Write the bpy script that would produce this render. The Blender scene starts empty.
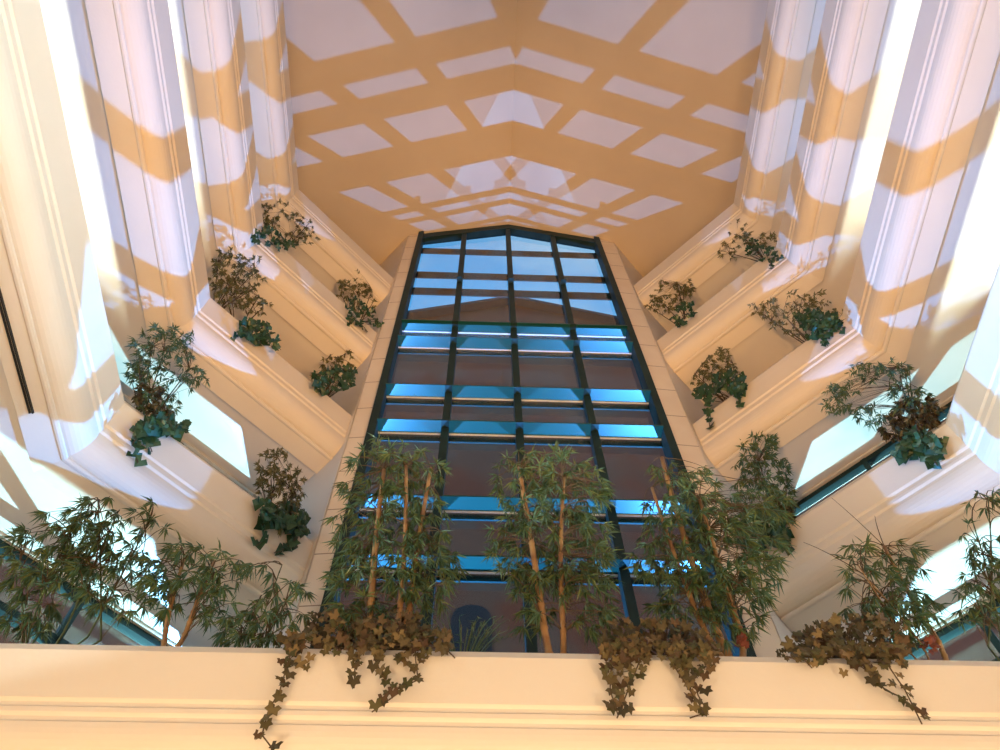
import bpy, bmesh, math, random
from mathutils import Vector, Matrix
random.seed(7)
C = bpy.context.scene.collection
V = Vector

# ------------------------------------------------------------------ camera numbers (eye at the origin, lobby floor 1.6 m below)
FPX = 801.52
CR = V((0.99937042, -0.03439328, -0.00871059))
CU = V((-0.02636295, -0.88416311, 0.46643391))
CF = V((0.02374377, 0.46591061, 0.88451316))
def ray(px, py): return CF + CR*((px-500)/FPX) + CU*((375-py)/FPX)
def on_y(px, py, y): r = ray(px, py); return r*(y/r.y)
def on_z(px, py, z): r = ray(px, py); return r*(z/r.z)

# ------------------------------------------------------------------ materials
def mat(name, col, rough=.6, metal=0., spec=.5):
    m = bpy.data.materials.new(name); m.use_nodes = True
    b = m.node_tree.nodes['Principled BSDF']
    b.inputs['Base Color'].default_value = (*col, 1); b.inputs['Roughness'].default_value = rough
    b.inputs['Metallic'].default_value = metal; b.inputs['Specular IOR Level'].default_value = spec
    return m
def nd(m, t, **k):
    n = m.node_tree.nodes.new(t)
    for a, v in k.items(): setattr(n, a, v)
    return n
def lk(m, a, b): m.node_tree.links.new(a, b)
def noisy(m, c1, c2, scale, detail=4, bump=0., bscale=None, lo=.35, hi=.65):
    b = m.node_tree.nodes['Principled BSDF']
    tc = nd(m, 'ShaderNodeTexCoord'); n = nd(m, 'ShaderNodeTexNoise')
    n.inputs['Scale'].default_value = scale; n.inputs['Detail'].default_value = detail
    lk(m, tc.outputs['Object'], n.inputs['Vector'])
    r = nd(m, 'ShaderNodeValToRGB')
    r.color_ramp.elements[0].position = lo; r.color_ramp.elements[0].color = (*c1, 1)
    r.color_ramp.elements[1].position = hi; r.color_ramp.elements[1].color = (*c2, 1)
    lk(m, n.outputs['Fac'], r.inputs['Fac']); lk(m, r.outputs['Color'], b.inputs['Base Color'])
    if bump:
        n2 = nd(m, 'ShaderNodeTexNoise'); n2.inputs['Scale'].default_value = bscale or scale*20
        lk(m, tc.outputs['Object'], n2.inputs['Vector'])
        bp = nd(m, 'ShaderNodeBump'); bp.inputs['Strength'].default_value = bump; bp.inputs['Distance'].default_value = .01
        lk(m, n2.outputs['Fac'], bp.inputs['Height']); lk(m, bp.outputs['Normal'], b.inputs['Normal'])
    return m
M = {}
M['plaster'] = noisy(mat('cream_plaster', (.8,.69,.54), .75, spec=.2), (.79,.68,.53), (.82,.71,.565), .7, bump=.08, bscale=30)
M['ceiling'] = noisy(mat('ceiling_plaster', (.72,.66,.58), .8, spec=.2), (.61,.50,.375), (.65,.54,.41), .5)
M['gallery'] = noisy(mat('gallery_plaster', (.8,.76,.72), .8, spec=.2), (.77,.69,.59), (.80,.72,.62), .6)
M['ledge'] = noisy(mat('lit_ledge_plaster', (.87,.82,.73), .75, spec=.2), (.85,.80,.71), (.88,.835,.75), .7, bump=.08, bscale=30)  # paler copy of the cream plaster, stands in for whiter light on it
M['floor'] = noisy(mat('lobby_marble', (.6,.5,.4), .25), (.55,.45,.35), (.66,.57,.47), 1.2, detail=8)
M['frame'] = noisy(mat('dark_green_metal', (.01,.03,.027), .55, 0, .25), (.008,.024,.022), (.012,.034,.03), 3)
M['shelf'] = mat('blue_glass_shelf', (.006,.06,.045), .3)
M['white_metal'] = mat('white_edge_trim', (.75,.8,.82), .35)
M['slot'] = mat('slot_black', (.012,.011,.01), .6)
M['slot_frame'] = mat('slot_frame', (.45,.38,.3), .5)
M['pot'] = noisy(mat('terracotta', (.35,.12,.05), .8), (.28,.09,.035), (.4,.15,.07), 8)
M['soil'] = noisy(mat('soil', (.05,.03,.02), .95), (.03,.02,.012), (.07,.045,.03), 20)
M['cane'] = noisy(mat('bamboo_cane', (.35,.2,.08), .5), (.23,.11,.04), (.42,.25,.10), 5, detail=6)
M['twig'] = mat('twig_brown', (.09,.06,.03), .8)
M['twig_green'] = mat('twig_green', (.07,.09,.03), .7)
M['brown_stone'] = noisy(mat('brown_stone', (.06,.04,.035), .7), (.18,.030,.004), (.15,.05,.022), .28, detail=2, lo=.46, hi=.54)  # mottle stands in for the lit ceiling reflected in the panes
M['brown_roof'] = noisy(mat('brown_roof', (.05,.035,.03), .8), (.04,.03,.026), (.06,.045,.038), 2)
M['black_void'] = mat('dark_doorway', (.006,.006,.007), .5)
def joints(m, period, width, off):
    # dark joints every `period` metres up the stone cladding
    b = m.node_tree.nodes['Principled BSDF']
    src = b.inputs['Base Color'].links[0].from_socket
    tc = nd(m, 'ShaderNodeTexCoord'); s = nd(m, 'ShaderNodeSeparateXYZ'); lk(m, tc.outputs['Object'], s.inputs[0])
    a = nd(m, 'ShaderNodeMath', operation='ADD'); a.inputs[1].default_value = off; lk(m, s.outputs['Z'], a.inputs[0])
    d = nd(m, 'ShaderNodeMath', operation='DIVIDE'); d.inputs[1].default_value = period; lk(m, a.outputs[0], d.inputs[0])
    f = nd(m, 'ShaderNodeMath', operation='FRACT'); lk(m, d.outputs[0], f.inputs[0])
    l = nd(m, 'ShaderNodeMath', operation='LESS_THAN'); l.inputs[1].default_value = width/period; lk(m, f.outputs[0], l.inputs[0])
    mx = nd(m, 'ShaderNodeMix', data_type='RGBA'); lk(m, l.outputs[0], mx.inputs[0]); lk(m, src, mx.inputs[6])
    mx.inputs[7].default_value = (.38,.27,.18,1); lk(m, mx.outputs[2], b.inputs['Base Color'])
    return m
M['stone'] = joints(noisy(mat('cream_stone', (.8,.72,.62), .5, spec=.3), (.79,.66,.5), (.84,.72,.56), 1.5), 1.02, .022, .35)
def leaf_mat(name, cols, rough=.45, trans=.15):
    m = mat(name, cols[0], rough); b = m.node_tree.nodes['Principled BSDF']
    g = nd(m, 'ShaderNodeNewGeometry'); r = nd(m, 'ShaderNodeValToRGB')
    cr = r.color_ramp
    while len(cr.elements) < len(cols): cr.elements.new(.5)
    for i, c in enumerate(cols): cr.elements[i].position = i/(len(cols)-1); cr.elements[i].color = (*c, 1)
    lk(m, g.outputs['Random Per Island'], r.inputs['Fac']); lk(m, r.outputs['Color'], b.inputs['Base Color'])
    t = nd(m, 'ShaderNodeBsdfTranslucent'); lk(m, r.outputs['Color'], t.inputs['Color'])
    mx = nd(m, 'ShaderNodeMixShader'); mx.inputs[0].default_value = trans
    lk(m, b.outputs[0], mx.inputs[1]); lk(m, t.outputs[0], mx.inputs[2])
    lk(m, mx.outputs[0], m.node_tree.nodes['Material Output'].inputs['Surface'])
    return m
M['bamboo_leaf'] = leaf_mat('bamboo_leaf', [(.04,.10,.05), (.08,.15,.05), (.16,.19,.05), (.06,.15,.09), (.14,.25,.18)])
M['dry_leaf'] = leaf_mat('olive_leaf', [(.07,.085,.03), (.16,.15,.05), (.25,.21,.09), (.08,.11,.035), (.30,.26,.15)])
M['ivy_leaf'] = leaf_mat('ivy_leaf', [(.012,.045,.02), (.025,.075,.028), (.04,.095,.03), (.016,.055,.026)], .35)
M['grape_leaf'] = leaf_mat('grape_leaf', [(.035,.03,.012), (.09,.068,.024), (.05,.058,.016), (.21,.15,.06), (.07,.035,.014), (.10,.085,.03)], .6)
M['red_leaf'] = leaf_mat('red_leaf', [(.2,.04,.015), (.12,.03,.015)], .6)
def glass(name, tint, refl):
    m = bpy.data.materials.new(name); m.use_nodes = True; nt = m.node_tree; nt.nodes.clear()
    o = nd(m, 'ShaderNodeOutputMaterial'); t = nd(m, 'ShaderNodeBsdfTransparent'); t.inputs[0].default_value = (*tint, 1)
    g = nd(m, 'ShaderNodeBsdfGlossy'); g.inputs['Roughness'].default_value = .01; g.inputs[0].default_value = (.95,.74,.56,1)
    f = nd(m, 'ShaderNodeLayerWeight'); f.inputs['Blend'].default_value = .5      # facing: the same from either side
    pw = nd(m, 'ShaderNodeMath', operation='POWER'); pw.inputs[1].default_value = 3; lk(m, f.outputs['Facing'], pw.inputs[0])
    a = nd(m, 'ShaderNodeMath', operation='MULTIPLY_ADD'); a.inputs[1].default_value = .4; a.inputs[2].default_value = refl; lk(m, pw.outputs[0], a.inputs[0])
    x = nd(m, 'ShaderNodeMixShader'); lk(m, a.outputs[0], x.inputs[0]); lk(m, t.outputs[0], x.inputs[1]); lk(m, g.outputs[0], x.inputs[2])
    lk(m, x.outputs[0], o.inputs[0]); return m
M['glass'] = glass('tinted_glass', (.66,.80,.86), .03)
M['grey_glass'] = glass('grey_window_glass', (.62,.72,.8), .05)
M['blue_glass'] = glass('blue_window_glass', (.80,.91,.95), .05)
def shelf_mat():
    m = M['shelf']; b = m.node_tree.nodes['Principled BSDF']
    t = nd(m, 'ShaderNodeBsdfTransparent'); t.inputs[0].default_value = (.5,.85,1,1)
    mx = nd(m, 'ShaderNodeMixShader'); mx.inputs[0].default_value = 0.
    lk(m, b.outputs[0], mx.inputs[1]); lk(m, t.outputs[0], mx.inputs[2])
    lk(m, mx.outputs[0], m.node_tree.nodes['Material Output'].inputs['Surface'])
shelf_mat()

# ------------------------------------------------------------------ mesh builder
class MB:
    def __init__(s): s.v = []; s.f = []
    def add(s, vs, fs):
        k = len(s.v); s.v += [tuple(p) for p in vs]; s.f += [tuple(i+k for i in f) for f in fs]
    def prism(s, poly, z0, z1):           # plan polygon (x,y) extruded in z; z may be functions of (x,y)
        n = len(poly)
        f0 = z0 if callable(z0) else (lambda x, y: z0); f1 = z1 if callable(z1) else (lambda x, y: z1)
        a = sum(poly[i][0]*poly[(i+1) % n][1]-poly[(i+1) % n][0]*poly[i][1] for i in range(n))
        if a < 0: poly = poly[::-1]
        vs = [(x, y, f0(x, y)) for x, y in poly]+[(x, y, f1(x, y)) for x, y in poly]
        s.add(vs, [tuple(range(n))[::-1], tuple(range(n, 2*n))]+[(i, (i+1) % n, n+(i+1) % n, n+i) for i in range(n)])
    def box(s, x0, x1, y0, y1, z0, z1): s.prism([(x0, y0), (x1, y0), (x1, y1), (x0, y1)], z0, z1)
    def seg(s, p, q, off0, off1, z0, z1):  # box along plan segment p->q, between offsets to its left
        d = (V(q)-V(p)).normalized(); n = V((-d.y, d.x))
        P = [V(p)+n*off0, V(q)+n*off0, V(q)+n*off1, V(p)+n*off1]
        s.prism([tuple(a) for a in P], z0, z1)
    def sweep(s, path, prof, side):        # closed profile (offset, z) swept along an open plan path with mitres
        n = len(path); m = len(prof); rings = []
        for i in range(n):
            ds = []
            if i > 0: ds.append((V(path[i])-V(path[i-1])).normalized())
            if i < n-1: ds.append((V(path[i+1])-V(path[i])).normalized())
            ns = [V((-d.y, d.x))*side for d in ds]
            if len(ns) == 1: nn = ns[0]
            else: nn = (ns[0]+ns[1]); nn = nn/(nn.dot(ns[0]))
            rings.append([(path[i][0]+nn.x*o, path[i][1]+nn.y*o, z) for o, z in prof])
        vs = [p for r in rings for p in r]; fs = []
        for i in range(n-1):
            for j in range(m):
                a, b = i*m+j, i*m+(j+1) % m
                fs.append((a, b, b+m, a+m))
        fs.append(tuple(range(m))[::-1]); fs.append(tuple(range((n-1)*m, n*m)))
        s.add(vs, fs)
    def tube(s, pts, radii, n=8, cap=True):
        rings = []; pts = [V(p) for p in pts]
        for i, p in enumerate(pts):
            d = (pts[min(i+1, len(pts)-1)]-pts[max(i-1, 0)]).normalized()
            u = d.cross(V((0, 1, 0)) if abs(d.y) < .9 else V((1, 0, 0))).normalized(); w = d.cross(u)
            r = radii[i] if isinstance(radii, (list, tuple)) else radii
            rings.append([p+(u*math.cos(2*math.pi*k/n)+w*math.sin(2*math.pi*k/n))*r for k in range(n)])
        vs = [q for r in rings for q in r]
        fs = [(i*n+k, i*n+(k+1) % n, (i+1)*n+(k+1) % n, (i+1)*n+k) for i in range(len(pts)-1) for k in range(n)]
        if cap: fs += [tuple(range(n))[::-1], tuple(range((len(pts)-1)*n, len(pts)*n))]
        s.add(vs, fs)
    def lathe(s, c, prof, n=16):
        vs = [(c[0]+r*math.cos(2*math.pi*k/n), c[1]+r*math.sin(2*math.pi*k/n), c[2]+z) for r, z in prof for k in range(n)]
        fs = [(i*n+k, i*n+(k+1) % n, (i+1)*n+(k+1) % n, (i+1)*n+k) for i in range(len(prof)-1) for k in range(n)]
        fs += [tuple(range(n))[::-1], tuple(range((len(prof)-1)*n, len(prof)*n))]
        s.add(vs, fs)
    def build(s, name, m, parent=None, smooth=False, fix=True, also=None, **props):
        if also: s.add(also[0].v, also[0].f)
        me = bpy.data.meshes.new(name)
        off = parent.location if parent is not None and parent.parent is None else V((0, 0, 0))
        if parent is not None and parent.parent is not None: off = parent.matrix_world.translation
        o = bpy.data.objects.new(name, me); C.objects.link(o)
        me.from_pydata([(x-off.x, y-off.y, z-off.z) for x, y, z in s.v] if parent is not None and parent.type == 'EMPTY' else s.v, [], s.f)
        if fix:
            bm = bmesh.new(); bm.from_mesh(me); bmesh.ops.recalc_face_normals(bm, faces=bm.faces); bm.to_mesh(me); bm.free()
        me.materials.append(m)
        if also:                              # a second builder in the same mesh with its own material
            k0 = len(me.polygons)-len(also[0].f); me.materials.append(also[1])
            for p in me.polygons[k0:]: p.material_index = 1
        if smooth: me.polygons.foreach_set('use_smooth', [True]*len(me.polygons))
        if parent is not None: o.parent = parent
        for k, v in props.items(): o[k] = v
        return o
def thing(name, label, cat, loc=(0, 0, 0), group=None):
    o = bpy.data.objects.new(name, None); C.objects.link(o); o.location = loc; o.empty_display_size = .2
    o['label'] = label; o['category'] = cat
    if group: o['group'] = group
    return o
def struct_empty(name):
    o = bpy.data.objects.new(name, None); C.objects.link(o); o['kind'] = 'structure'; return o

# ------------------------------------------------------------------ plan of the hall
XL, XR = -4.66, 6.26
YC = 5.39
CX = .80
EL, ER = (-2.37, 7.68), (3.98, 7.68)            # far ends of the slanted balcony fronts
GD = 1.75                                        # depth of the galleries behind the fronts
YB = -6.0
RX, RZ, RS = .74, 24.62, .46                     # ceiling ridge and slope
YG = 7.70                                        # curtain wall
GL, GR = -1.98, 3.46
def ceil_z(x, y=0): return RZ - RS*abs(x-RX)
TOPS = [20.0, 16.58, 12.92, 9.30]
WL_, WR_ = XL-GD, XR+GD                          # outer gallery wall planes
k2 = GD*math.sqrt(2)
# outer gallery corner points
cl_out = 10.05+k2; cr_out = 11.65+k2
PL0 = (WL_, cl_out+WL_); PL1 = ((5.31-cl_out)/2, (5.31+cl_out)/2)
PR0 = (WR_, cr_out-WR_); PR1 = ((cr_out-3.71)/2, (cr_out+3.71)/2)
PIL_L = (-2.28, 7.59); PIL_R = (3.88, 7.59)

# ---- floor, ceiling, back wall
b = MB(); b.box(WL_-.4, WR_+.4, YB-.3, 9.5, -1.9, -1.6); b.build('floor', M['floor'], kind='structure')
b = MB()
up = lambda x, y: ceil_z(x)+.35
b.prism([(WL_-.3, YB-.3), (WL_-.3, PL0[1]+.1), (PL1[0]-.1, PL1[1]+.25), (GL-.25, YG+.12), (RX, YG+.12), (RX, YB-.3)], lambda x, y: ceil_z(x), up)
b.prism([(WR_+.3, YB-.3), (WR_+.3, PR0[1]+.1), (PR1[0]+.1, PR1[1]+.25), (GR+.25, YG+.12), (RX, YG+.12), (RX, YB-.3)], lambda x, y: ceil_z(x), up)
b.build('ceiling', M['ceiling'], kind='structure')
b = MB()
for x0, x1 in ((WL_-.3, RX), (RX, WR_+.3)):
    b.prism([(x0, YB-.3), (x1, YB-.3), (x1, YB), (x0, YB)], -1.9, lambda x, y: ceil_z(x))
b.build('wall_back', M['plaster'], kind='structure')

# ---- side walls with their gallery windows
def side_wall(name, sgn):
    w = MB(); x0 = WL_ if sgn < 0 else WR_; x1 = x0+sgn*.3
    a, c = (PL0, PL1) if sgn < 0 else (PR0, PR1)
    pil = PIL_L if sgn < 0 else PIL_R
    sd = 1 if sgn < 0 else -1          # left of a->c is outward on the left side
    lo, hi = min(x0, x1), max(x0, x1)
    def slab(y0, y1, z0, z1): w.box(lo, hi, y0, y1, z0, z1)
    def ch(t0, t1, z0, z1):
        p = V(a).lerp(V(c), t0); q = V(a).lerp(V(c), t1); w.seg(tuple(p), tuple(q), 0, sd*.3, z0, z1)
    YW = 4.3
    topz = ceil_z(x0)+.02
    slab(YW, a[1]+.12, -1.6, topz); slab(YB, -4.6, -1.6, topz)
    # spandrels between window strips
    bands = [(-1.6, 2.2), (3.05, 6.55)]
    for T in reversed(TOPS): bands.append((T-1.36, T-1.1+(1.36 if T == TOPS[3] else .0 if T == TOPS[1] else .5)))
    bands[-1] = (TOPS[0]-1.36, topz)
    for z0, z1 in bands: slab(-4.6, YW, z0, z1)
    slab(3.2, YW, 2.2, 3.05)
    # slanted wall: windows on the two lower galleries only
    ct = min(ceil_z(a[0]), ceil_z(c[0]))
    ch(0, 1, -1.6, 5.9); ch(0, 1, TOPS[3]-1.36, TOPS[3]-1.1+.25)
    p = [V(a), V(c)]; d = (p[1]-p[0]).normalized(); n = V((-d.y, d.x))*sd
    poly = [tuple(p[0]), tuple(p[1]), tuple(p[1]+n*.3), tuple(p[0]+n*.3)]
    w.prism(poly, TOPS[2]-1.36, lambda x, y: ceil_z(x)+.02)
    ch(0, .05, 5.9, 13); ch(.95, 1, 5.9, 13)
    # end wall by the glass
    e = MB(); q = V(pil); c2 = V(c)+ (V(c)-q).normalized()*.3
    d = (c2-q).normalized(); n = V((-d.y, d.x))*(-sd)
    w.prism([tuple(q+d*.05), tuple(c2), tuple(c2+n*.3), tuple(q+d*.05+n*.3)], -1.6, lambda x, y: ceil_z(x)+.02)
    return w.build(name, M['gallery'], kind='structure')
side_wall('wall_left', -1); side_wall('wall_right', 1)

win_no = [1]
def gallery_window(a, c, t0, t1, z0, z1, nm, sd, mull_w=.09, transom=None, rail=.1, gl='blue_glass'):
    win_no[0] += 1
    e = struct_empty('window_%d' % win_no[0])
    p = V(a).lerp(V(c), t0); q = V(a).lerp(V(c), t1)
    f = MB()
    f.seg(p, q, sd*.06, sd*.2, z0, z0+rail); f.seg(p, q, sd*.06, sd*.2, z1-rail, z1)
    for k in range(nm+1):
        u = p.lerp(q, k/nm); d = (q-p).normalized()
        f.seg(u-d*mull_w/2, u+d*mull_w/2, sd*.05, sd*.2, z0, z1)
    if transom: f.seg(p, q, sd*.05, sd*.2, transom, transom+.1)
    f.build('window_frame', M['frame'], e)
    g = MB(); g.seg(p, q, sd*.12, sd*.14, z0+.05, z1-.05); g.build('window_glass', M[gl], e)
    return e

# ---- balconies
def profile(T, sz=1):
    pr = [(.07, 0), (0, -.13), (0, -.67), (.022, -.70), (.022, -.745), (0, -.77), (0, -.82), (.022, -.85), (.022, -.895), (0, -.92), (0, -.98)]
    for k in range(1, 9):
        t = k/8*math.pi/2
        pr.append((.24*(1-math.cos(t)), -.98-.28*math.sin(t)))
    pr += [(.22, -1.275), (.225, -1.30), (.25, -1.315), (.28, -1.315), (.30, -1.30), (.62, -1.375), (.62, 0), (.52, 0), (.52, -.35), (.13, -.35), (.13, 0)]
    return [(o*sz, T+z*sz) for o, z in pr]
def balcony(sgn, T, label, vent=False):
    e = thing('balcony', label, 'balcony', ((XL if sgn < 0 else XR), YC, T), 'balconies stacked up both sides of the hall')
    path = [(XL, YB), (XL, YC), EL] if sgn < 0 else [(XR, YB), (XR, YC), ER]
    side = 1 if sgn < 0 else -1
    b = MB(); b.sweep(path, profile(T), side); b.build('parapet', M['plaster'], e)
    s = MB()
    X = XL if sgn < 0 else XR; o = .6
    xi = X+sgn*o; yi = YC+o*math.tan(math.pi/8)
    ein = (EL[0]-o*.7071, EL[1]+o*.7071) if sgn < 0 else (ER[0]+o*.7071, ER[1]+o*.7071)
    a, c = (PL0, PL1) if sgn < 0 else (PR0, PR1)
    s.prism([(xi, YB), (xi, yi), ein, c, a, (a[0], YB)], T-1.32, T-1.1)
    s.build('gallery_slab', M['gallery'], e)
    if vent:
        v = MB(); z = T-1.375+.04
        for k in range(2):
            x0 = X+sgn*(.44+k*.034); v.box(min(x0, x0+sgn*.016), max(x0, x0+sgn*.016), YB+.5, YC-.55, T-1.365, T-1.325)
        v.build('vent_slot', M['slot'], e, label='black double slot in the underside')
    return e
lv = ['topmost', 'second from top', 'third from top', 'lowest']
lab_l = ['topmost cream balcony front on the left, its rim against the patterned ceiling',
         'second cream balcony front from the top on the left side',
         'third cream balcony front from the top on the left side',
         'lowest full cream balcony front on the left, black slot in its underside']
lab_r = ['topmost cream balcony front on the right, its rim against the patterned ceiling',
         'second cream balcony front from the top on the right side',
         'third cream balcony front from the top on the right side',
         'lowest full cream balcony front on the right side above the bamboo']
for i, T in enumerate(TOPS):
    balcony(-1, T, lab_l[i], vent=(i == 3)); balcony(1, T, lab_r[i])

# near mezzanine front straight across
KN = .72                                         # the ledge is a smaller, nearer bridge across the hall
YN, TN = 5.96*KN, 5.65*KN
e = thing('mezzanine_front', 'wide cream mezzanine front running straight across the bottom, ivy hanging over it', 'balcony', (CX, YN, TN))
b = MB(); b.sweep([(WL_-.1, YN), (WR_+.1, YN)], profile(TN, KN), 1); b.build('parapet', M['ledge'], e)
b = MB(); b.prism([(WL_, YN+.43), (WR_, YN+.43), PR0, PR1, PIL_R, PIL_L, PL1, PL0], TN-1.3*KN, TN-1.0*KN); b.build('gallery_slab', M['gallery'], e)

# gallery windows
for sgn, a, c in ((-1, PL0, PL1), (1, PR0, PR1)):
    sd = 1 if sgn < 0 else -1
    gallery_window(a, c, .05, .95, TOPS[3]-.85, TOPS[2]-1.36, 2, sd, transom=TOPS[2]-2.1)
    gallery_window(a, c, .05, .95, 5.9, TOPS[3]-1.36, 2, sd, transom=TOPS[3]-2.2)
    gallery_window(*(((WL_, -4.6), (WL_, 3.2)) if sgn < 0 else ((WR_, -4.6), (WR_, 3.2))), 0, 1, 2.2, 3.05, 1, sd, rail=.04, gl='grey_glass')  # added low strip, out of view, lets fill light reach the lowest fronts
    for i, T in enumerate(TOPS):
        z1 = T-1.36; z0 = (TOPS[i+1]-1.1+(1.36 if i == 2 else .0 if i == 0 else .5)) if i < 3 else 6.55
        aa, cc = (((WL_, -4.6), (WL_, 4.3)) if sgn < 0 else ((WR_, -4.6), (WR_, 4.3)))
        gallery_window(aa, cc, 0, 1, z0, z1, 1, sd, rail=.04)

# ---- stone pilasters flanking the glass
for i, (p, g, sgn) in enumerate(((PIL_L, GL, -1), (PIL_R, GR, 1))):
    b = MB(); b.prism([p, (g, 7.56), (g, YG+.2), (p[0]+sgn*(-.02), YG+.3)], -1.6, lambda x, y: ceil_z(x)+.01)
    b.build('trim_%d' % (i+1), M['stone'], kind='structure')

# ---- curtain wall
w = struct_empty('window_1'); w.name = 'window_1'
f = MB(); fw = .15
f.box(GL, GL+fw, YG-.2, YG+.12, TN-1.2, ceil_z(GL+fw)-.02); f.box(GR-fw, GR, YG-.2, YG+.12, TN-1.2, ceil_z(GR-fw)-.02)
for x0, x1 in ((GL, RX), (RX, GR)):
    f.prism([(x0, YG-.12), (x1, YG-.12), (x1, YG+.12), (x0, YG+.12)], lambda x, y: ceil_z(x)-.38, lambda x, y: ceil_z(x)+.01)
f.box(GL, GR, YG-.1, YG+.1, TN-1.2, TN-1.0)
f.build('window_frame', M['frame'], w)
f = MB(); f.box(GL+.02, GR-.02, YG+.02, YG+.055, TN-1.0, 6.05); f.build('spandrel_panel', M['frame'], w)
FINS = [8.70, 10.08, 12.34, 13.66, 15.87, 16.72, 19.55, 20.73, 22.70]
for xm in (-.62, .72, 2.08):
    f = MB(); f.box(xm-.07, xm+.07, YG-.10, YG+.08, TN-1.1, ceil_z(xm)-.3); 
    for z in FINS[:7]: f.box(xm-.07, xm+.07, YG-.25, YG-.1, z, z+.035)
    f.build('mullion', M['frame'], w)
for z in FINS:
    t = MB(); h = .13 if z < 11 else .18
    if z == 16.72: h = .08
    if z > 19: h = .46
    t.box(GL+.02, GR-.02, YG+.08, YG+.11, z-h, z-.01); t.build('transom', M['frame'], w)
    if z > 19: continue
    for x0, x1 in ((GL+fw-.01, -.69), (-.55, .65), (.79, 2.01), (2.15, GR-fw+.01)):
        s = MB(); s.box(x0, x1, YG-.25, YG+.02, z, z+.035); s.build('light_shelf', M['shelf'], w)
    s = MB(); s.box(GL+fw, GR-fw, YG+.02, YG+.05, z-.02, z+.04); s.build('shelf_edge', M['white_metal'], w)
g = MB(); 
for x0, x1 in ((GL+.05, RX), (RX, GR-.05)):
    g.prism([(x0, YG+.06), (x1, YG+.06), (x1, YG+.075), (x0, YG+.075)], TN-1.1, lambda x, y: ceil_z(x)-.2)
g.build('glass_pane', M['glass'], w)

# ---- brown tower seen through the glass
BX, BY = 1.55, 16.0
e = thing('tower', 'dark brown tower with a gabled top behind the glass wall', 'building', (BX, BY, -2))
def bz(x, y): return 38.2-.46*abs(x-BX)
b = MB()
for x0, x1 in ((BX-24, BX), (BX, BX+24)):
    b.prism([(x0, BY), (x1, BY), (x1, BY+8), (x0, BY+8)], -2, lambda x, y: bz(x, y))
b.build('wall', M['brown_stone'], e)
b = MB()
for x0, x1 in ((BX-24.4, BX), (BX, BX+24.4)):
    b.prism([(x0, BY-.4), (x1, BY-.4), (x1, BY+8.3), (x0, BY+8.3)], lambda x, y: bz(x, y)+.02, lambda x, y: bz(x, y)+.3)
b.build('roof', M['brown_roof'], e)
q = on_y(471, 640, BY)
b = MB(); prof = [(-.55, -3)]+[(-.55*math.cos(k/8*math.pi), .55*math.sin(k/8*math.pi)) for k in range(9)]+[(.55, -3)]
n = len(prof); zc = on_y(470, 606, BY).z-.55
b.add([(q.x+x, BY-.06, zc+z) for x, z in prof]+[(q.x+x, BY+.02, zc+z) for x, z in prof],
      [tuple(range(n)), tuple(range(n, 2*n))[::-1]]+[(i, (i+1) % n, n+(i+1) % n, n+i) for i in range(n)])
b.build('archway', M['black_void'], e, label='dark arched opening')

# ------------------------------------------------------------------ planting
def rnd(a, b): return random.uniform(a, b)
def rdir():
    while 1:
        v = V((rnd(-1, 1), rnd(-1, 1), rnd(-1, 1)))
        if .1 < v.length < 1: return v.normalized()
def leaf_lance(mb, p, d, L, W):           # bamboo leaf: pointed blade folded on its midrib
    d = d.normalized(); s = d.cross(V((0, 0, 1)) + rdir()*.7)
    if s.length < .05: s = V((1, 0, 0))
    s.normalize(); n = s.cross(d)
    droop = V((0, 0, -1))*L*.18
    a = p; m1 = p+d*L*.35+n*L*.02; t = p+d*L+droop
    mb.add([a, m1+s*W*.5+n*W*.12, t, m1-s*W*.5+n*W*.12, p+d*L*.62+droop*.4], [(0, 1, 4), (1, 2, 4), (0, 4, 3), (4, 2, 3)])
def leaf_lobed(mb, p, n, up, R, lobes=5, depth=.33):  # ivy / vine leaf: lobed blade
    n = n.normalized(); u = (up-n*up.dot(n))
    if u.length < .05: u = n.orthogonal()
    u.normalize(); s = u.cross(n)
    vs = [p]; k = lobes*2
    for i in range(k+1):
        a = math.radians(-150+300*i/k); r = R*(1 if i % 2 else 1-depth)
        if i == k//2 or (i % 2 and abs(i-k/2) < 1.5): r *= 1.15
        vs.append(p+u*math.cos(a)*r+s*math.sin(a)*r - n*R*.25*(1-math.cos(a))*.5)
    mb.add(vs, [(0, i, i+1) for i in range(1, k+1)])
def twig_curve(p, q, sag=.0, n=4):
    return [p.lerp(q, i/n)+V((0, 0, 1))*sag*4*(i/n)*(1-i/n) for i in range(n+1)]
def make_pot(parent, p, r=.16, h=.28):
    b = MB(); b.lathe(p, [(r*.6, .002), (r*.72, .02), (r, h*.8), (r*1.1, h*.8), (r*1.12, h), (r*.95, h), (r*.9, h*.9), (.01, h*.88)], 18)
    b.build('pot', M['pot'], parent, smooth=False)
BAM_L = 1.0
def sprays(leaves, twigs, roots, centers, per, L, W, tip=.3, twr=.006):
    # every spray: a thin twig from the nearest cane point out to a centre, leaves in fans along its end
    for c in centers:
        r = min(roots, key=lambda q: (q-c).length+rnd(0, .35))
        pts = twig_curve(r, c, sag=rnd(.0, .12), n=4)
        twigs.tube(pts, [twr, twr*.8, twr*.7, twr*.5, twr*.35], n=4)
        d0 = (pts[-1]-pts[-2]).normalized()
        for k in range(per):
            t = rnd(0, 1); q = pts[-1]+(pts[-2]-pts[-1])*t*tip*2
            d = (d0*.7+rdir()*.9+V((0, 0, -.6)))
            leaf_lance(leaves, q, d, L*rnd(.65, 1.2), W*rnd(.8, 1.2))
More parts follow.
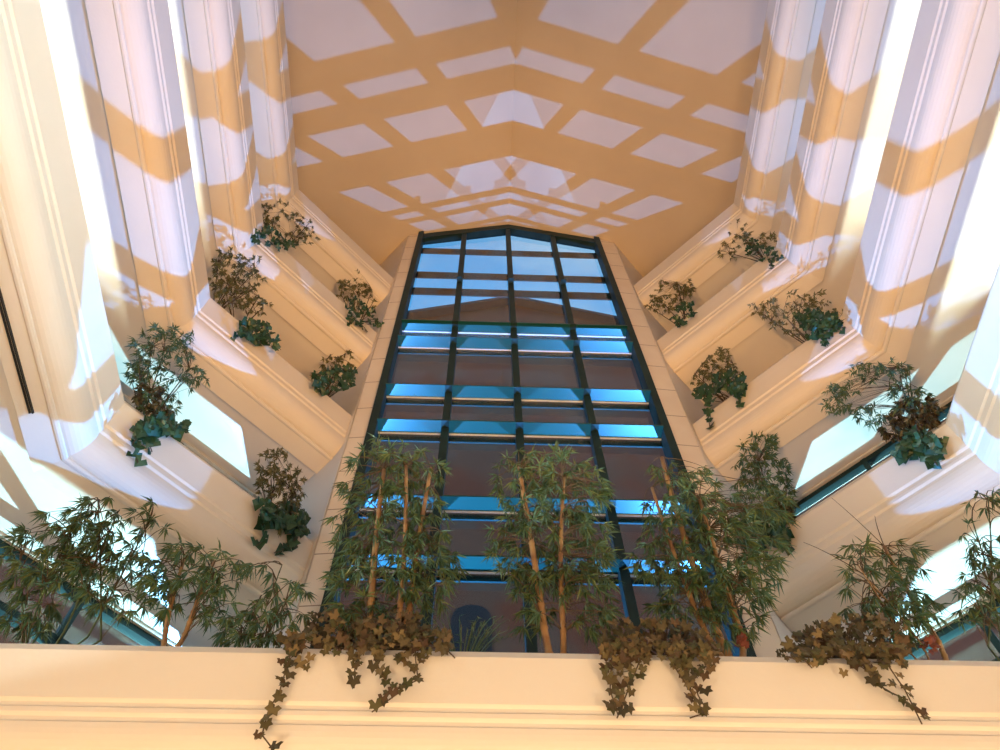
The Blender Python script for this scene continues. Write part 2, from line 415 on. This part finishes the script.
def in_ellipses(els, n, y0, dy):
    # els: (px, py, rx, ry) as seen from the eye at depth y0; returns points spread through that volume
    out = []; tot = sum(a[2]*a[3] for a in els)
    for px, py, rx, ry in els:
        for k in range(max(1, round(n*rx*ry/tot))):
            while 1:
                a, b = rnd(-1, 1), rnd(-1, 1)
                if a*a+b*b < 1: break
            out.append(on_y(px+a*rx, py+b*ry, y0+rnd(-dy, dy)))
    return out
def cane_pts(x0, y0, x1, y1, dep, lean=0):
    a = on_y(x0, y0, dep); b = on_y(x1, y1, dep+lean); return a, b
def bamboo(label, canes, els, n, per, dep=4.53, rad=.034, L=.125, W=.017, leaf='bamboo_leaf', pot=None, cane_m='cane', bare=0, group=None, dy=.2, cat='bamboo', name='bamboo_plant'):
    group = group or 'bamboo plants along the near ledge'
    base = on_y(canes[0][0], canes[0][1], dep); base.z = FLOOR_T
    bx = sum(on_y(c[0], c[1], dep).x for c in canes)/len(canes)
    e = thing(name, label, cat, (bx, dep, FLOOR_T), group)
    roots = []
    make_pot(e, V((bx, dep, FLOOR_T)), .105 if pot is None else pot, .21)
    for i, c in enumerate(canes):
        a, b = cane_pts(c[0], c[1], c[2], c[3], dep+rnd(-.04, .04), rnd(-.1, .1))
        # carry the cane down into its pot
        foot = V((bx+(a.x-bx)*.25, dep+rnd(-.035, .035), FLOOR_T+.19))
        r = c[4]*KN if len(c) > 4 else rad
        pts = []; rr = []; N = 11
        full = [foot, a, b] if (a-foot).length > .1 else [foot, b]
        bend = rdir()*.04
        seglen = [(full[k+1]-full[k]).length for k in range(len(full)-1)]; tot = sum(seglen)
        for k in range(N+1):
            s = tot*k/N; j = 0
            while j < len(seglen)-1 and s > seglen[j]: s -= seglen[j]; j += 1
            p = full[j].lerp(full[j+1], min(1, s/seglen[j]))+bend*math.sin(math.pi*k/N)
            for dz, m in ((-.016, 1), (0, 1.22), (.016, 1)):           # swollen node rings
                if 0 < k < N or dz == 0: pts.append(p+(b-a).normalized()*dz); rr.append(r*(1-.35*k/N)*(m if 0 < k < N else 1))
            if k > 1: roots.append(p)
        mb = MB(); mb.tube(pts, rr, n=8); mb.build('cane', M[cane_m], e, smooth=True)
    lv, tw = MB(), MB()
    sprays(lv, tw, roots, in_ellipses(els, int(n*1.9), dep, dy), per+2, L, W)
    for k in range(bare):
        r = random.choice(roots); d = V((rnd(-.8, .3), rnd(-.2, .2), rnd(.5, 1))).normalized()
        tw.tube(twig_curve(r, r+d*rnd(.35, .8), .04), [.005, .0045, .004, .003, .002], n=4)
    lv.build('foliage', M[leaf], e, fix=False, also=(tw, M['twig']))
    return e
FLOOR_T = TN-.35*KN

bamboo('leafy green bamboo at the far left end of the near ledge, many thin green stems',
       [(30, 640, 75, 520, .012), (60, 640, 118, 512, .012), (85, 640, 150, 520, .012), (100, 640, 98, 500, .012), (20, 640, 20, 560, .012)],
       [(60, 565, 62, 55), (115, 525, 55, 32), (25, 605, 40, 36), (110, 580, 46, 46), (85, 535, 30, 36)], 105, 11, cane_m='twig_green')
bamboo('bamboo with two cut brown canes leaning right at the left of the near ledge',
       [(168, 640, 184, 560, .03), (184, 640, 214, 562, .03)],
       [(185, 562, 28, 22), (222, 570, 22, 26), (168, 590, 24, 26), (215, 600, 22, 26), (150, 575, 18, 16)], 48, 10)
bamboo('low shrubby bamboo with a thin arching shoot against the left stone pier',
       [(252, 640, 282, 565, .009), (262, 640, 292, 590, .009), (245, 640, 262, 600, .009)],
       [(268, 620, 40, 22), (290, 592, 18, 14), (262, 570, 16, 8), (235, 628, 26, 14)], 34, 9, cane_m='twig_green')
bamboo('tall bamboo with three brown canes in front of the left part of the glass wall',
       [(371, 625, 384, 470, .042), (396, 625, 406, 466, .034), (410, 620, 431, 468, .036)],
       [(372, 520, 40, 70), (385, 465, 30, 32), (428, 520, 26, 46), (415, 472, 32, 32), (360, 590, 36, 44), (432, 570, 36, 40), (398, 540, 40, 50), (380, 606, 40, 24)], 165, 12)
bamboo('tall bamboo with two brown canes in front of the middle of the glass wall',
       [(546, 645, 519, 468, .042), (566, 645, 564, 478, .034)],
       [(522, 480, 32, 34), (572, 490, 38, 40), (513, 540, 24, 40), (560, 545, 44, 46), (592, 545, 26, 30), (532, 600, 26, 36), (590, 600, 30, 36), (550, 470, 30, 24)], 160, 12)
bamboo('tall bamboo with thick leaning canes in front of the right stone pier',
       [(722, 640, 662, 458, .05), (705, 630, 652, 488, .034), (742, 635, 700, 500, .038)],
       [(664, 495, 22, 40), (690, 490, 28, 30), (656, 565, 26, 38), (720, 540, 44, 56), (690, 590, 44, 46), (755, 560, 34, 52), (740, 610, 36, 34), (770, 505, 24, 30), (680, 540, 40, 50)], 175, 12)
bamboo('bamboo with one cut slanting cane and bare twigs at the right of the near ledge',
       [(945, 648, 884, 546, .03), (920, 648, 868, 580, .012), (900, 645, 858, 565, .010)],
       [(862, 560, 26, 18), (905, 560, 28, 20), (885, 600, 30, 26), (920, 610, 22, 24), (858, 600, 16, 26), (900, 630, 30, 16)], 58, 9, bare=9)
bamboo('pale bamboo sprays rising at the far right end of the near ledge',
       [(985, 650, 988, 500, .012), (1000, 650, 972, 520, .012), (1012, 650, 1010, 510, .012)],
       [(982, 497, 18, 16), (972, 545, 16, 30), (990, 590, 22, 44), (965, 600, 16, 26), (1020, 540, 22, 50)], 44, 9, cane_m='twig_green')
# thin arching grass between the first two tall bamboos
e = thing('grass_plant', 'pale thin arching grass between the left and middle tall bamboos', 'grass', (on_y(462, 640, 4.57).x, 4.57, FLOOR_T))
make_pot(e, V((e.location.x, 4.57, FLOOR_T)), .09, .19)
g = MB(); p0 = V((e.location.x, 4.57, FLOOR_T+.16))
for k in range(38):
    a = rnd(0, 6.28); l = rnd(.3, .55); q = p0+V((math.cos(a)*l*.75, math.sin(a)*.08, rnd(.42, .72)))
    m = p0.lerp(q, .6)+V((0, 0, .2))
    pts = [p0.lerp(m, t).lerp(m.lerp(q, t), t) for t in (0, .25, .5, .75, 1)]
    g.tube(pts, [.004, .004, .0035, .003, .0015], n=4)
    for t in range(3): leaf_lance(g, pts[2+t % 3], rdir()+V((0, 0, .2)), .06, .008)
g.build('foliage', M['bamboo_leaf'], e, fix=False)

# ---- brown vines spilling over the near ledge
def vine_mass(label, els, trails, n, leaf='grape_leaf', dep=YN, R=.045, group='brown vines spilling over the near ledge', red=None):
    cx = sum(a[0] for a in els)/len(els); p = on_y(cx, 645, dep+.22)
    e = thing('trailing_vine', label, 'vine', (p.x, dep+.235, FLOOR_T), group)
    make_pot(e, V((p.x, dep+.235, FLOOR_T)), .11, .21)
    lv, st = MB(), MB(); o = V((p.x, dep+.22, TN-.03))
    for c in in_ellipses(els, int(n*1.7), dep+.09, .17):
        if c.z < TN+.02 and c.y > dep-.03: c.y = dep-.04-rnd(0, .06)
        nn = V((rnd(-.6, .6), -1, rnd(-1.1, .3))); leaf_lobed(lv, c, nn, V((rnd(-.7, .7), -.2, -1)), R*rnd(.5, 1.2))
        if random.random() < .22: st.tube(twig_curve(o+rdir()*.05, c, .06), .0045, n=4)
    for tr in trails:
        pts = [o, V((on_y(tr[0][0], tr[0][1], dep-.03).x, dep+.02, TN+.035))]
        pts += [on_y(x, y, dep-.05-.02*rnd(0, 1)) for x, y in tr]
        st.tube(pts, .005, n=5)
        for i in range(1, len(pts)-1):
            a, b = pts[i], pts[i+1]; m = max(2, int((b-a).length/.042))
            for k in range(m):
                q = a.lerp(b, k/m)+V((rnd(-.05, .05), rnd(-.035, .0), rnd(-.03, .03)))
                leaf_lobed(lv, q, V((rnd(-.7, .7), -1, rnd(-.9, .3))), V((rnd(-.6, .6), 0, -1)), R*rnd(.65, 1.25))
    lv.build('foliage', M[leaf], e, fix=False, also=(st, M['twig']))
    if red:
        rl = MB()
        for c in in_ellipses([red], 12, dep+.09, .05): leaf_lobed(rl, c, V((rnd(-.5, .5), -1, rnd(-.6, .6))), V((rnd(-1, 1), 0, 1)), .035)
        rl.build('dry_leaves', M['red_leaf'], e, fix=False, label='red dried leaves')
    return e
vine_mass('brown leafed vine at the left of the ledge with one long hanging trail',
          [(330, 625, 26, 20), (300, 648, 26, 20), (365, 640, 46, 24), (420, 645, 36, 20), (395, 632, 40, 22)],
          [[(290, 655), (280, 690), (268, 712), (262, 735), (272, 748)], [(375, 660), (385, 680), (400, 692), (372, 712)], [(415, 655), (418, 680), (395, 690)], [(445, 648), (455, 658)], [(355, 665), (354, 688)]], 230)
vine_mass('brown leafed vine at the middle of the ledge with two hanging tails',
          [(620, 645, 22, 28), (660, 640, 40, 22), (690, 655, 26, 26), (625, 665, 22, 20), (700, 665, 14, 22)],
          [[(612, 655), (610, 690), (618, 715)], [(640, 660), (628, 690), (617, 718)], [(690, 665), (698, 695), (708, 712), (690, 718)], [(670, 660), (690, 690), (702, 715)]], 210, red=(742, 641, 7, 7))
vine_mass('brown leafed vine at the right of the ledge, tail of leaves hanging to the right',
          [(820, 640, 28, 20), (865, 640, 46, 28), (790, 655, 14, 10), (880, 665, 30, 16), (835, 655, 36, 20)],
          [[(800, 655), (812, 668)], [(890, 668), (905, 690), (915, 710), (922, 724)], [(870, 670), (885, 690), (908, 700)]], 230, red=(930, 645, 9, 7))

# ---- plants on the balcony rims
def rim_point(sgn, T, px, py, inset=.33):
    p = on_z(px, py, T)
    if sgn < 0:
        d = (-p.x+p.y-10.05)/math.sqrt(2)           # distance behind the slanted front
        if p.y < YC: return V((XL-inset, p.y, T-.35))
        k = inset-d; return V((p.x-k*.7071, p.y+k*.7071, T-.35))
    d = (p.x+p.y-11.65)/math.sqrt(2)
    if p.y < YC: return V((XR+inset, p.y, T-.35))
    k = inset-d; return V((p.x+k*.7071, p.y+k*.7071, T-.35))
def rim_plant(label, sgn, T, px, py, els, n, per, leaf='dry_leaf', L=.085, W=.026, stems=6, sz=1.0, name='potted_shrub', cat='shrub'):
    b = rim_point(sgn, T, px, py); e = thing(name, label, cat, b, 'shrubs on the balcony rims')
    make_pot(e, b, .15, .3)
    top = b+V((0, 0, .27)); lv, st = MB(), MB(); roots = [top+V((0, 0, .1))]
    cs = []
    for c in in_ellipses(els, int(n*2.3), b.y, .0):
        # keep the spray at the plant's own distance from the eye, spread a little in depth
        h = math.hypot(b.x, b.y); c = c*((h-.22+rnd(-.28, .18))/math.hypot(c.x, c.y)); cs.append(c)
    for k in range(stems):
        q = random.choice(cs); p = twig_curve(top+rdir()*.03, q, .06); st.tube(p, [.014, .012, .01, .008, .005], n=5); roots += p[1:]
    sprays(lv, st, roots, cs, per, L*1.12, W*1.1, twr=.0035)
    lv.build('foliage', M[leaf], e, fix=False, also=(st, M['twig']))
    return e
def rim_ivy(label, sgn, T, px, py, els, trails, n, R=.085):
    b = rim_point(sgn, T, px, py, .3); e = thing('ivy', label, 'ivy', b, 'ivy plants on the balcony rims')
    make_pot(e, b, .13, .3)
    nrm = V((.7071, -.7071, 0)) if sgn < 0 else V((-.7071, -.7071, 0))
    if (b.y < YC): nrm = V((-sgn, 0, 0))
    lv, st = MB(), MB(); o = b+V((0, 0, .3))
    def put(x, y, out):
        r = ray(x, y); d = (b+nrm*(.3+out)).dot(nrm); return r*(d/r.dot(nrm))
    for ex, ey, rx, ry in els:
        for k in range(max(3, int(n*rx*ry/sum(a[2]*a[3] for a in els)))):
            a = rnd(0, 6.28); q = math.sqrt(rnd(0, 1)); c = put(ex+rx*q*math.cos(a), ey+ry*q*math.sin(a), .05+rnd(0, .2))
            leaf_lobed(lv, c, nrm+rdir()*.7+V((0, 0, -.4)), V((rnd(-.6, .6), 0, -1)), R*rnd(.7, 1.2), lobes=3, depth=.3)
            if k % 4 == 0: st.tube(twig_curve(o, c, .1), .006, n=4)
    for tr in trails:
        pts = [o]+[put(x, y, .06+rnd(0, .05)) for x, y in tr]; st.tube(pts, .007, n=5)
        for i in range(1, len(pts)-1):
            m = max(2, int((pts[i+1]-pts[i]).length/.06))
            for k in range(m):
                q = pts[i].lerp(pts[i+1], k/m)+V((rnd(-.05, .05), rnd(-.05, .05), rnd(-.03, .03)))
                leaf_lobed(lv, q, nrm+rdir()*.7+V((0, 0, -.4)), V((rnd(-.6, .6), 0, -1)), R*rnd(.7, 1.2), lobes=3, depth=.3)
    lv.build('foliage', M['ivy_leaf'], e, fix=False, also=(st, M['twig']))
    return e
T1, T2, T3 = TOPS[1], TOPS[2], TOPS[3]
# left side
rim_plant('feathery olive shrub on the second left balcony at its corner, just below the topmost front', -1, T1, 287, 250, [(280, 208, 20, 14), (290, 228, 30, 15), (305, 238, 14, 8), (268, 215, 12, 10)], 46, 10)
rim_ivy('dark ivy clump at the corner of the second left balcony', -1, T1, 268, 232, [(268, 236, 18, 8), (285, 244, 12, 6)], [], 60, .075)
rim_plant('olive shrub on the second left balcony beside the glass wall', -1, T1, 366, 320, [(355, 285, 17, 18), (362, 300, 16, 14), (345, 288, 10, 12)], 34, 10)
rim_ivy('dark ivy spilling off the glass end of the second left balcony', -1, T1, 364, 318, [(362, 316, 16, 10), (356, 305, 10, 8), (376, 324, 7, 4)], [[(352, 315), (350, 324)], [(362, 325), (368, 332)]], 60, .075)
rim_plant('pale leafy shrub at the corner of the third left balcony', -1, T2, 226, 302, [(228, 262, 18, 14), (245, 278, 22, 14), (218, 275, 8, 14), (252, 260, 9, 8)], 44, 10)
rim_plant('low olive shrub along the rim of the third left balcony near its corner', -1, T2, 248, 322, [(238, 296, 20, 12), (258, 305, 16, 9), (226, 285, 12, 10)], 34, 10)
rim_ivy('dark ivy hanging over the rim of the third left balcony', -1, T2, 254, 328, [(258, 332, 15, 10), (248, 328, 9, 8), (272, 342, 9, 6)], [[(240, 335), (233, 339)], [(262, 338), (260, 346)], [(275, 342), (281, 350)]], 80, .08)
rim_plant('olive shrub on the third left balcony beside the glass wall', -1, T2, 334, 396, [(332, 368, 12, 14), (345, 360, 10, 10), (322, 372, 10, 8)], 24, 10)
rim_ivy('dark ivy mound at the glass end of the third left balcony', -1, T2, 332, 394, [(335, 378, 22, 11), (325, 385, 10, 8), (350, 372, 9, 8)], [[(326, 392), (322, 394)]], 90, .08)
rim_plant('tall airy bamboo shrub at the corner of the lowest left balcony', -1, T3, 152, 420, [(150, 372, 22, 22), (182, 345, 20, 16), (140, 350, 14, 20), (190, 378, 20, 12), (160, 400, 22, 16), (165, 330, 16, 8)], 78, 10, leaf='bamboo_leaf', L=.105, W=.022)
rim_plant('russet shrub at the corner of the lowest left balcony behind the ivy', -1, T3, 148, 412, [(150, 396, 16, 12), (162, 412, 14, 8)], 22, 9, leaf='grape_leaf', L=.09, W=.04)
rim_ivy('dark ivy with big leaves trailing over the lowest left balcony corner', -1, T3, 160, 424, [(165, 424, 22, 9), (148, 428, 10, 9), (180, 430, 10, 6)], [[(150, 428), (138, 440), (135, 452), (138, 463)], [(142, 430), (132, 445)], [(160, 430), (150, 446), (152, 452)]], 80, .085)
rim_plant('dense olive shrub on the lowest left balcony beside the glass wall', -1, T3, 284, 514, [(275, 465, 18, 18), (270, 490, 14, 22), (290, 490, 18, 26), (280, 515, 18, 16)], 56, 12)
rim_ivy('dark ivy trailing below the shrub on the lowest left balcony', -1, T3, 288, 520, [(285, 516, 22, 12), (300, 526, 12, 8), (265, 505, 8, 8)], [[(265, 515), (262, 528), (264, 540), (256, 546)], [(298, 528), (296, 540), (282, 550)], [(300, 530), (290, 548), (274, 553)]], 100, .085)
# right side
rim_plant('airy shrub on the second right balcony near its corner', 1, T1, 764, 258, [(740, 232, 14, 12), (728, 250, 14, 9), (755, 240, 14, 10), (770, 240, 10, 8)], 34, 9)
rim_ivy('dark ivy clump on the rim of the second right balcony', 1, T1, 762, 256, [(762, 251, 16, 9), (750, 244, 10, 6), (776, 255, 7, 5)], [[(770, 258), (771, 268)]], 60, .075)
rim_plant('grey green shrub on the second right balcony beside the glass wall', 1, T1, 678, 320, [(672, 295, 20, 18), (684, 285, 11, 9), (655, 303, 10, 8)], 48, 10)
rim_ivy('dark ivy at the glass end of the second right balcony', 1, T1, 685, 315, [(686, 310, 9, 9), (678, 320, 8, 6)], [[(678, 322), (680, 328)]], 34, .075)
rim_plant('wispy shrub with long thin sprays on the third right balcony corner', 1, T2, 806, 338, [(770, 308, 22, 10), (800, 300, 16, 10), (820, 300, 10, 10), (790, 325, 20, 12), (845, 312, 14, 8)], 42, 8)
rim_ivy('dark glossy ivy mound on the third right balcony corner', 1, T2, 818, 334, [(818, 325, 18, 13), (808, 315, 12, 8), (832, 322, 12, 8)], [[(822, 338), (828, 346)], [(835, 326), (846, 328)]], 110, .085)
rim_plant('olive shrub on the third right balcony beside the glass wall', 1, T2, 720, 396, [(718, 368, 16, 16), (702, 378, 12, 10), (730, 375, 12, 12), (722, 352, 8, 8)], 40, 10)
rim_ivy('dark ivy trailing off the third right balcony beside the glass wall', 1, T2, 728, 392, [(728, 380, 16, 10), (708, 392, 14, 8), (738, 388, 8, 8)], [[(708, 400), (708, 414), (710, 428)], [(738, 392), (739, 408)]], 90, .085)
rim_plant('airy bamboo shrub with arching sprays on the lowest right balcony corner', 1, T3, 905, 436, [(870, 372, 26, 9), (895, 368, 16, 9), (835, 405, 16, 10), (905, 395, 18, 18), (868, 415, 18, 12), (920, 400, 16, 12), (840, 390, 16, 10)], 62, 9, leaf='bamboo_leaf', L=.105, W=.022)
rim_plant('russet olive shrub at the corner of the lowest right balcony', 1, T3, 912, 428, [(912, 416, 22, 16), (930, 412, 12, 14), (892, 430, 12, 12)], 44, 11, leaf='grape_leaf', L=.095, W=.045)
rim_ivy('dark ivy hanging over the rim of the lowest right balcony corner', 1, T3, 916, 432, [(915, 440, 20, 10), (930, 448, 12, 10), (905, 455, 12, 6)], [[(925, 452), (935, 462), (938, 466)], [(905, 450), (902, 460)], [(938, 440), (943, 446)]], 80, .085)
rim_plant('tall leafy shrub on the lowest right balcony beside the glass wall', 1, T3, 768, 526, [(762, 445, 22, 14), (770, 475, 22, 22), (755, 500, 28, 22), (780, 500, 16, 18), (745, 470, 14, 14)], 84, 11, leaf='bamboo_leaf', L=.105, W=.024)
rim_plant('russet shrub on the lowest right balcony rim', 1, T3, 786, 516, [(782, 508, 14, 12), (790, 518, 8, 7)], 20, 9, leaf='grape_leaf', L=.085, W=.04)
rim_ivy('dark ivy on the lowest right balcony beside the glass wall', 1, T3, 764, 528, [(762, 522, 22, 14), (778, 536, 14, 10), (750, 535, 14, 12)], [[(780, 535), (786, 548), (792, 545)], [(760, 540), (765, 556)]], 110, .085)

# ------------------------------------------------------------------ light
def spot(name, loc, tgt, energy, col, angle, radius, blend=.3):
    l = bpy.data.lights.new(name, 'SPOT'); l.energy = energy; l.color = col; l.spot_size = math.radians(angle)
    l.spot_blend = blend; l.shadow_soft_size = radius
    o = bpy.data.objects.new(name, l); C.objects.link(o); o.location = loc
    o.rotation_euler = (V(tgt)-V(loc)).to_track_quat('-Z', 'Y').to_euler(); return o
def area(name, loc, tgt, sx, sy, energy, col, spread=180):
    l = bpy.data.lights.new(name, 'AREA'); l.shape = 'RECTANGLE'; l.size = sx; l.size_y = sy; l.energy = energy; l.color = col
    l.spread = math.radians(spread)
    o = bpy.data.objects.new(name, l); C.objects.link(o); o.location = loc
    o.rotation_euler = (V(tgt)-V(loc)).to_track_quat('-Z', 'Y').to_euler(); return o
# daylight thrown up from the sunlit court outside the glass
BLUE = (.12,.42,1.)
COURT_R, COURT_L = V((5.3, 11.8, 3.4)), V((-3.85, 11.8, 3.4))
spot('sunlit_court_right', COURT_R, COURT_R+V((-7.5, -9, 11)), 24000, BLUE, 66, .035, .2)
spot('sunlit_court_left', COURT_L, COURT_L+V((7.5, -9, 11)), 24000, BLUE, 66, .035, .2)
PALE = (.48,.86,1.)
spot('sunlit_gallery_right', COURT_R, COURT_R+V((2.6, -3.6, 6.2)), 11000, PALE, 66, .035, .3)
spot('sunlit_gallery_left', COURT_L, COURT_L+V((-2.6, -3.6, 6.2)), 11000, PALE, 66, .035, .3)
# daylight thrown up at the side windows
area('sunlit_terrace_left', (WL_-5.6, -.2, 0), (WL_, -.2, 12), 9, .4, 3600, (1,.86,.66), 120)
area('sunlit_terrace_right', (WR_+5.6, -.2, 0), (WR_, -.2, 12), 9, .4, 3600, (1,.86,.66), 120)
for nm, x0, x1 in (('low_front_fill_left', WL_-5.6, XR), ('low_front_fill_right', WR_+5.6, XL)):  # added fill aimed through the low strip to brighten the lowest fronts
    area(nm, (x0, -.8, 0), (x1, -.8, 9.), 7.6, .3, 420, (.74,.9,1), 50)
# warm lobby uplighting
WARM = (1,.64,.33)
for x, y in ((-2.2, -2.5), (3.8, -2.5), (-1.8, 1.2), (3.4, 1.2)):
    area('lobby_uplight', (x, y, -1.5), (x*.6+.3, y*.8+.4, 20), 1.2, 1.2, 215, WARM)
for x, y in ((-.8, -1.5), (2.4, -1.5)):  # added warm fill to brighten the ceiling, no fixture there
    spot('ceiling_fill', (x, y, -1.5), (x*.5+.4, 2.6, 22), 1300, (1,.48,.13), 50, .4, 1.0)

for x, tx in ((-3.4, 4.9), (5.0, -3.3)):  # added warm fill across the hall to brighten the upper balcony fronts
    spot('upper_front_fill', (x, -4.2, -1.5), (tx, 5.6, 17.5), 10500, (1,.52,.18), 46, .3, 1.0)

# ------------------------------------------------------------------ sky
wd = bpy.data.worlds.new('sky'); bpy.context.scene.world = wd; wd.use_nodes = True
nt = wd.node_tree; bg = nt.nodes['Background']
tc = nt.nodes.new('ShaderNodeTexCoord'); no = nt.nodes.new('ShaderNodeTexNoise'); no.inputs['Scale'].default_value = 4; no.inputs['Detail'].default_value = 5
mp = nt.nodes.new('ShaderNodeMapping'); mp.inputs['Scale'].default_value = (1, 3, 3)
nt.links.new(tc.outputs['Generated'], mp.inputs[0]); nt.links.new(mp.outputs[0], no.inputs['Vector'])
cr = nt.nodes.new('ShaderNodeValToRGB'); cr.color_ramp.elements[0].position = .45; cr.color_ramp.elements[1].position = .75
cr.color_ramp.elements[0].color = (.17,.52,.95,1); cr.color_ramp.elements[1].color = (.75,.85,1,1)
nt.links.new(no.outputs['Fac'], cr.inputs[0]); nt.links.new(cr.outputs[0], bg.inputs[0]); bg.inputs[1].default_value = 1.4

# ------------------------------------------------------------------ camera and view
cam = bpy.data.cameras.new('camera'); cam.sensor_width = 36; cam.lens = FPX*36/1000; cam.clip_end = 300; cam.clip_start = .05
co = bpy.data.objects.new('camera', cam); C.objects.link(co)
co.matrix_world = Matrix(((CR.x, CU.x, -CF.x, 0), (CR.y, CU.y, -CF.y, 0), (CR.z, CU.z, -CF.z, 0), (0, 0, 0, 1)))
sc = bpy.context.scene; sc.camera = co
sc.view_settings.view_transform = 'Standard'; sc.view_settings.look = 'None'
sc.view_settings.gamma = 1; sc.view_settings.exposure = 0; sc.view_settings.use_curve_mapping = False
sc.cycles.diffuse_bounces = 3; sc.cycles.transparent_max_bounces = 16; sc.cycles.max_bounces = 10
sc.cycles.caustics_reflective = False; sc.cycles.caustics_refractive = False
